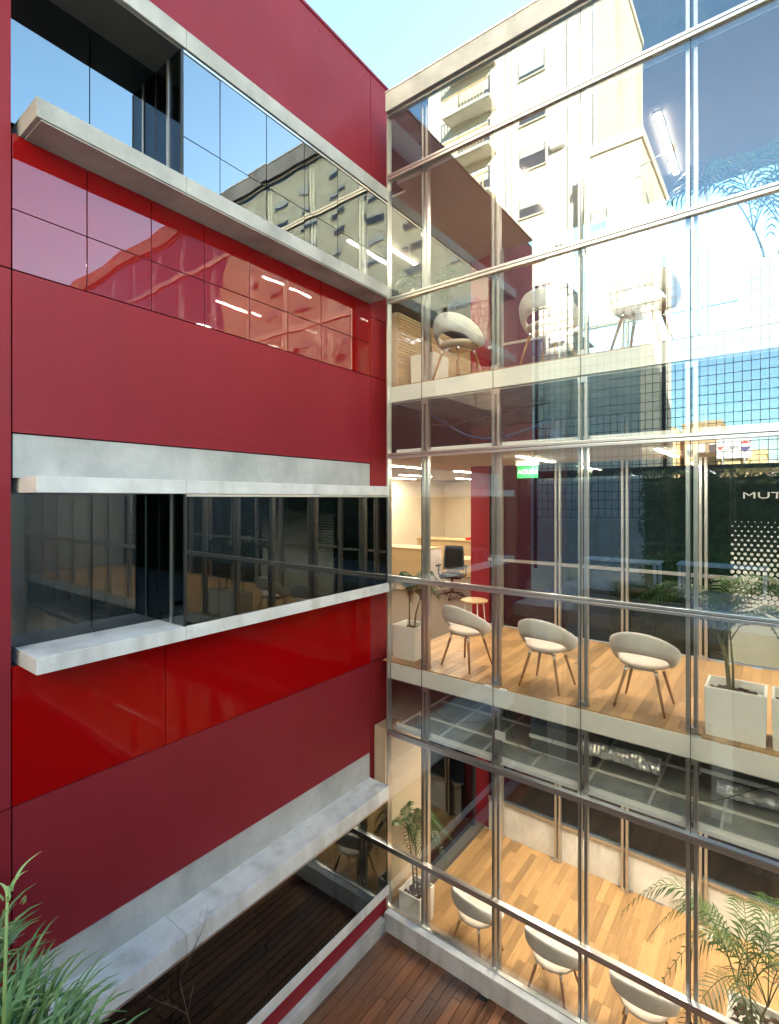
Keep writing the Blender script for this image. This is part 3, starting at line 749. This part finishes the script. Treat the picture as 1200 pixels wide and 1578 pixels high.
gp = [(2.54, -4.86, 3.76, .30, .16), (2.42, -4.80, 3.76, .36, .17), (2.22, -4.80, 3.76, .38, .18), (2.00, -4.84, 3.76, .34, .18), (2.33, -5.0, 3.76, .38, .17), (1.75, -4.84, 3.76, .36, .2)]
lbs = ['arching strap-leaved plant at the bottom left corner, its tips over the white ledge', 'strap-leaved plant second from the right in the bottom left clump',
       'strap-leaved plant in the middle of the bottom left clump', 'strap-leaved plant toward the left of the bottom left clump', 'taller strap-leaved plant at the back of the bottom left clump',
       'strap-leaved plant at the far left end of the planter']
for (x, y, z, h, sp), lb in zip(gp, lbs):
    bm = bmesh.new(); blades(bm, (0, 0, 0), 190, h, sp, .019); blades(bm, (0, 0, 0), 22, h * 1.1, sp * 1.1, .015, mi=1)
    t = empty('strap_leaf_plant', lb, 'plant', (x, y, z), group='strap-leaved plants in the bottom left corner')
    link('foliage', fin(bm), [M['grass'], M['grass_pale']], t)
    bm = bmesh.new(); tube(bm, [(0, 0, -.02), (0, 0, .06)], .05, .03, n=8); link('crown', fin(bm), M['stem'], t)
# pale flowering tip standing above the clump
t = empty('pale_shoot', 'pale green shoot with a star of leaves, standing above the bottom left plants', 'plant shoot', (2.27, -4.80, 3.76))
bm = bmesh.new(); tube(bm, [(0, 0, 0), (-.02, .01, .36), (-.03, .02, .66)], .006, .004, n=6); link('stem', fin(bm), M['grass_pale'], t)
bm = bmesh.new(); blades(bm, (-.03, .02, .62), 14, .075, .06, .011); link('leaves', fin(bm), M['grass_pale'], t)
# bare twig
t = empty('bare_twig', 'thin leafless twig standing in front of the lowest strip window', 'shrub', (.22, -2.75, 0))
def branch(bm, p, d, L_, r, lev):
    pts = [Vector(p)]; dd = Vector(d).normalized()
    for k in range(5):
        dd = (dd + Vector((rnd.uniform(-.16, .16), rnd.uniform(-.16, .16), .05))).normalized(); pts.append(pts[-1] + dd * L_ / 5)
    tube(bm, pts, r, r * .5, n=5)
    if lev:
        for k in range(1, 6):
            for q in range(2 if lev > 1 else 1):
                a = rnd.uniform(0, 2 * PI)
                branch(bm, pts[k], (dd + Vector((math.cos(a), math.sin(a), .3)) * .9), L_ * rnd.uniform(.22, .42), r * .5, lev - 1)
bm = bmesh.new(); branch(bm, (0, 0, 0), (0, 0, 1), 1.5, .005, 2); link('branches', fin(bm), M['twig'], t)

# ------------------------------------------------------------------ terrace side (behind the camera, seen in the glass)
TB = empty('terrace_building', 'low dark terrace building on the near side of the courtyard, seen only in reflections', 'building')
box('terrace_slab', (-.31, -11.9, 3.20), (XE, -4.66, 3.415), M['terrace'], TB); box('wall', (-.31, -12, -.2), (XE, -9.6, 3.19), M['white'], TB)
box('slab_edge', (-.31, -4.655, 3.18), (XE, -4.62, 3.42), M['concrete'], TB)
for k in range(5): box('column', (.2 + 2.9 * k, -5.5, 0), (.5 + 2.9 * k, -5.2, 3.19), M['white'], TB)
box('side_wall', (XE + .21, -12, -.2), (XE + .5, .0, 7.0), M['white'], kind='structure')
# mesh screen
ms = empty('mesh_screen', 'tall dark wire mesh screen above the terrace, mirrored across the glass facade', 'screen')
wires = []
for k in range(80): x = -1.9 + k * .18; wires.append(((x - .007, -10.012, 5.0), (x + .007, -10.0, 12.1)))
for k in range(30): z = 5.0 + k * .245; wires.append(((-1.9, -9.999, z - .008), (12.4, -9.987, z + .008)))
boxes('wire', wires, M['mesh_steel'], ms, kind='stuff')
for x in (-1.95, 1.6, 5.2, 8.8, 12.4): box('post', (x - .05, -10.1, 3.4), (x + .05, -10.02, 12.15), M['mesh_steel'], ms)
box('beam', (-1.9, -10.2, 6.18), (12.4, -10.03, 6.40), M['mesh_steel'], ms)
pw_ = box('parapet_wall', (-6.5, -12.2, 3.4), (1.0, -12.02, 6.15), M['concrete_pale']); pw_['label'] = 'pale rendered parapet behind the mesh screen, mirrored in the glass'; pw_['category'] = 'wall'
# hedge
def hedge(name, x0, x1, y0, y1, z0, z1, n, label):
    t = empty(name, label, 'hedge')
    bm = bmesh.new()
    for k in range(n):
        x, y, z = rnd.uniform(x0, x1), rnd.uniform(y0, y1), z0 + (z1 - z0) * rnd.random() ** .8
        z += .22 * noise.noise(Vector((x * 1.3, y, 3)))
        s = rnd.uniform(.04, .09); q = Matrix.Rotation(rnd.uniform(0, 6.28), 3, 'Z') @ Matrix.Rotation(rnd.uniform(-1.3, 1.3), 3, 'X')
        vs = [bm.verts.new(Vector((x, y, z)) + q @ Vector(p)) for p in ((-s * .35, 0, 0), (0, -s * .3, s * .2), (s * .35, 0, 0), (0, s, 0))]
        bm.faces.new(vs)
    link('leaves', fin(bm), M['hedge'], t, kind='stuff')
    box('inner_foliage', (x0 + .1, y0 + .3, z0 - .2), (x1 - .1, y1 - .3, z1 - .22), M['hedge'], t)
hedge('hedge', 1.3, 11.8, -9.5, -8.2, 3.5, 6.25, 60000, 'dark green leafy hedge on the terrace, mirrored at the right of the glass')
for k, (x, y) in enumerate(((1.2, -7.0), (3.1, -7.3))):
    t = empty('terrace_table', 'grey slatted terrace table mirrored low in the middle floor glass, ' + ('nearer the red wall' if k == 0 else 'farther from the red wall'), 'table', (x, y, 3.417), group='terrace tables')
    for q in range(7): box('slat', (-.8, -.36 + q * .105, .72), (.8, -.27 + q * .105, .745), M['planter'], t)
    for sx in (-1, 1):
        for sy in (-1, 1): box('leg', (sx * .74 - .03, sy * .3 - .03, 0), (sx * .74 + .03, sy * .3 + .03, .719), M['tbar'], t)
# ------------------------------------------------------------------ city beyond, seen in the glass
def tower(name, label, x0, x1, y, depth, z1, m, cols, z_first=3.0, step=2.8, win=(1.5, 1.35), seed=1, balc=None):
    t = empty(name, label, 'building', ((x0 + x1) / 2, y, 0)); cx_ = (x0 + x1) / 2
    box('wall', (x0 - cx_, -depth, -.2), (x1 - cx_, 0, z1), m, t)
    box('roof', (x0 - cx_ - .1, -depth - .1, z1), (x1 - cx_ + .1, .12, z1 + .5), m, t)
    rr = random.Random(seed); z = z_first; k = 0
    while z + win[1] + .4 < z1:
        for c in cols:
            wx = c - cx_
            f = box('window', (wx - win[0] / 2, .0, z), (wx + win[0] / 2, .03, z + win[1]), M['far_glass'], t)
            bh = rr.choice((.15, .35, .55, .8)) * win[1]
            box('blind', (-win[0] / 2 + .04, .016, win[1] / 2 - bh), (win[0] / 2 - .04, .03, win[1] / 2 - .03), M['blind'], f)
            box('sill', (-win[0] / 2 - .06, .016, -win[1] / 2 - .06), (win[0] / 2 + .06, .12, -win[1] / 2), m, f)
        if balc:
            b0, b1 = balc[0] - cx_, balc[1] - cx_
            s = box('balcony', (b0, .005, z - .95), (b1, 1.25, z - .78), m, t)
            hw = (b1 - b0) / 2
            for q in range(int((b1 - b0) / .22)): box('railing_bar', (-hw + .05 + q * .22, .58, .086), (-hw + .11 + q * .22, .62, 1.0), M['ochre'], s)
            box('handrail', (-hw, .56, 1.0), (hw, .64, 1.07), M['ochre'], s)
            dW = box('window', (b0 + .5, 0, z - .75), (b1 - .5, .03, z + 1.35), M['far_glass'], t)
            box('blind', (-hw + .6, .016, .2), (hw - .6, .03, 1.0), M['blind'], dW)
        z += step; k += 1
    return t
tower('apartment_building', 'tall sunlit cream apartment block with balconies, mirrored in the top of the glass', -15.0, -3.95, -24, 12, 39, M['stucco'],
      [-7.65], 2.8, 2.8, (1.6, 1.3), 3, (-13.2, -9.9))
for k in range(9):
    ab = box('air_conditioner', (3.0 if k % 2 else 4.4, .001, 6.1 + 2.8 * k), (3.8 if k % 2 else 5.1, .34, 6.65 + 2.8 * k), M['planter'], bpy.data.objects['apartment_building'], bev=.02)
    box('fan_grille', (-.22, .171, -.2), (.16, .18, .18), M['tbar'], ab)
for k, x in enumerate((.15, 5.35)):
    bm = bmesh.new(); tube(bm, [(x, .06, 4), (x, .06, 18), (x + .04, .06, 18.5), (x + .04, .06, 37)], .05, n=6); link('drain_pipe', fin(bm), M['terrace'], bpy.data.objects['apartment_building'])
box('pilaster', (3.95, .001, 0), (4.05, .12, 39), M['blind'], bpy.data.objects['apartment_building'])
box('pilaster', (.55, .001, 0), (.62, .12, 39), M['blind'], bpy.data.objects['apartment_building'])
tower('narrow_building', 'lower sunlit cream block beside the tall apartment building, mirrored in the glass', -3.9, -1.3, -22, 9, 23.2, M['stucco'], [-3.3], 15, 4.2, (.8, 1.1), 5)
fl_ = bpy.data.objects['narrow_building']
for k, z in enumerate((21.5, 19.0)):
    a = empty('floodlight', 'floodlight on an arm from the narrow building, %s' % ('upper one' if k == 0 else 'lower one'), 'floodlight', (-1.3, -21.5, z), group='floodlights mirrored against the sky')
    bm = bmesh.new(); tube(bm, [(0, 0, 0), (1.3, .1, .25)], .03, n=6); link('arm', fin(bm), M['tbar'], a)
    box('head', (1.25, -.05, .15), (1.55, .25, .38), M['black'], a, bev=.03)
tower('ochre_building', 'ochre sunlit block on the skyline, left of the billboard in the reflection', -9.0, -5.0, -58, 10, 12.9, M['ochre'], [-8.2, -6.9, -5.7], 4.2, 2.8, (.8, 1.2), 8)
tower('brown_building', 'brown sunlit block with rows of windows on the skyline, beside the billboard', -4.4, -.9, -60, 10, 13.4, M['brick_far'], [-3.8, -2.6, -1.5], 4.6, 2.8, (.8, 1.3), 9)
tower('low_ochre_building', 'low ochre block under the billboard on the skyline', -.8, 3.2, -57, 10, 9.8, M['ochre'], [-.1, 1.1, 2.3], 4.0, 2.6, (.8, 1.0), 10)
tower('long_building', 'long pale block low on the skyline at the right edge of the reflection', 3.3, 16, -62, 10, 9.0, M['stucco'], [4.5, 6, 7.5, 9, 10.5, 12], 4.0, 2.6, (.9, 1.1), 12)
bb = empty('billboard', 'white billboard with a red heart, MAS lettering and a balloon emblem, mirrored on the skyline', 'billboard', (.55, -56.5, 9.5))
box('board', (-1.45, -.12, 0), (1.45, 0, 2.25), M['white'], bb, bev=.01); box('top_strip', (-1.45, -.119, 2.06), (1.45, .012, 2.24), M['bill_red'], bb)
for s in (-1, 1): box('post', (s * .9 - .06, -.3, -.7), (s * .9 + .06, -.14, 1.9), M['tbar'], bb)
me = text_mesh('MAS', .62, .01)
o = link('lettering', me, M['bill_dark'], bb, (.42, .016, .85)); o.rotation_euler = (R(90), 0, PI)
bm = bmesh.new(); vs = []
for k in range(28):
    a = 2 * PI * k / 28; vs.append(bm.verts.new((.021 * 16 * math.sin(a) ** 3 * .7, 0, .021 * .7 * (13 * math.cos(a) - 5 * math.cos(2 * a) - 2 * math.cos(3 * a) - math.cos(4 * a)))))
bm.faces.new(vs); link('heart', fin(bm), M['bill_red'], bb, (-1.13, .02, 1.06))
def disc(a0, a1, z0, z1, m, nm):
    bm = bmesh.new(); vs = [bm.verts.new((.40 * math.cos(a0 + (a1 - a0) * k / 14), 0, .40 * math.sin(a0 + (a1 - a0) * k / 14))) for k in range(15)]
    bm.faces.new(vs); link(nm, fin(bm), m, bb, (.95, .02, 1.15 + z0))
disc(R(25), R(155), .12, 0, M['bill_red'], 'emblem_top')
bm = bmesh.new(); vs = [bm.verts.new(p) for p in ((-.40, 0, .08), (.40, 0, .08), (.33, 0, -.16), (.06, 0, -.46), (-.06, 0, -.46), (-.33, 0, -.16))]; bm.faces.new(vs)
link('emblem_bottom', fin(bm), M['bill_blue'], bb, (.95, .02, 1.05))
tower('pale_tower', 'wide sunlit beige tower mirrored in the upper left ribbon window near the corner', 20, 90, -60, 14, 66, M['beige'], [25, 33, 41, 49, 57, 65, 73, 82], 8, 3.6, (3.2, 1.3), 14)
# building to the north, beyond the gallery, and an added block for shade
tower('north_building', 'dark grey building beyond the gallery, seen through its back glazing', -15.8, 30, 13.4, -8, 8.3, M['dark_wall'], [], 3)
tower('north_shade_block', 'tall unseen block added farther north to shade the whole courtyard, right of the picture', 5.5, 62, 25, -12, 34, M['dark_wall'], [], 3)  # added out of view to keep the sun off the courtyard
hedge('hedge', .8, 9, 7.0, 8.0, -.2, 4.4, 30000, 'dark ivy bank beyond the back glazing of the gallery')
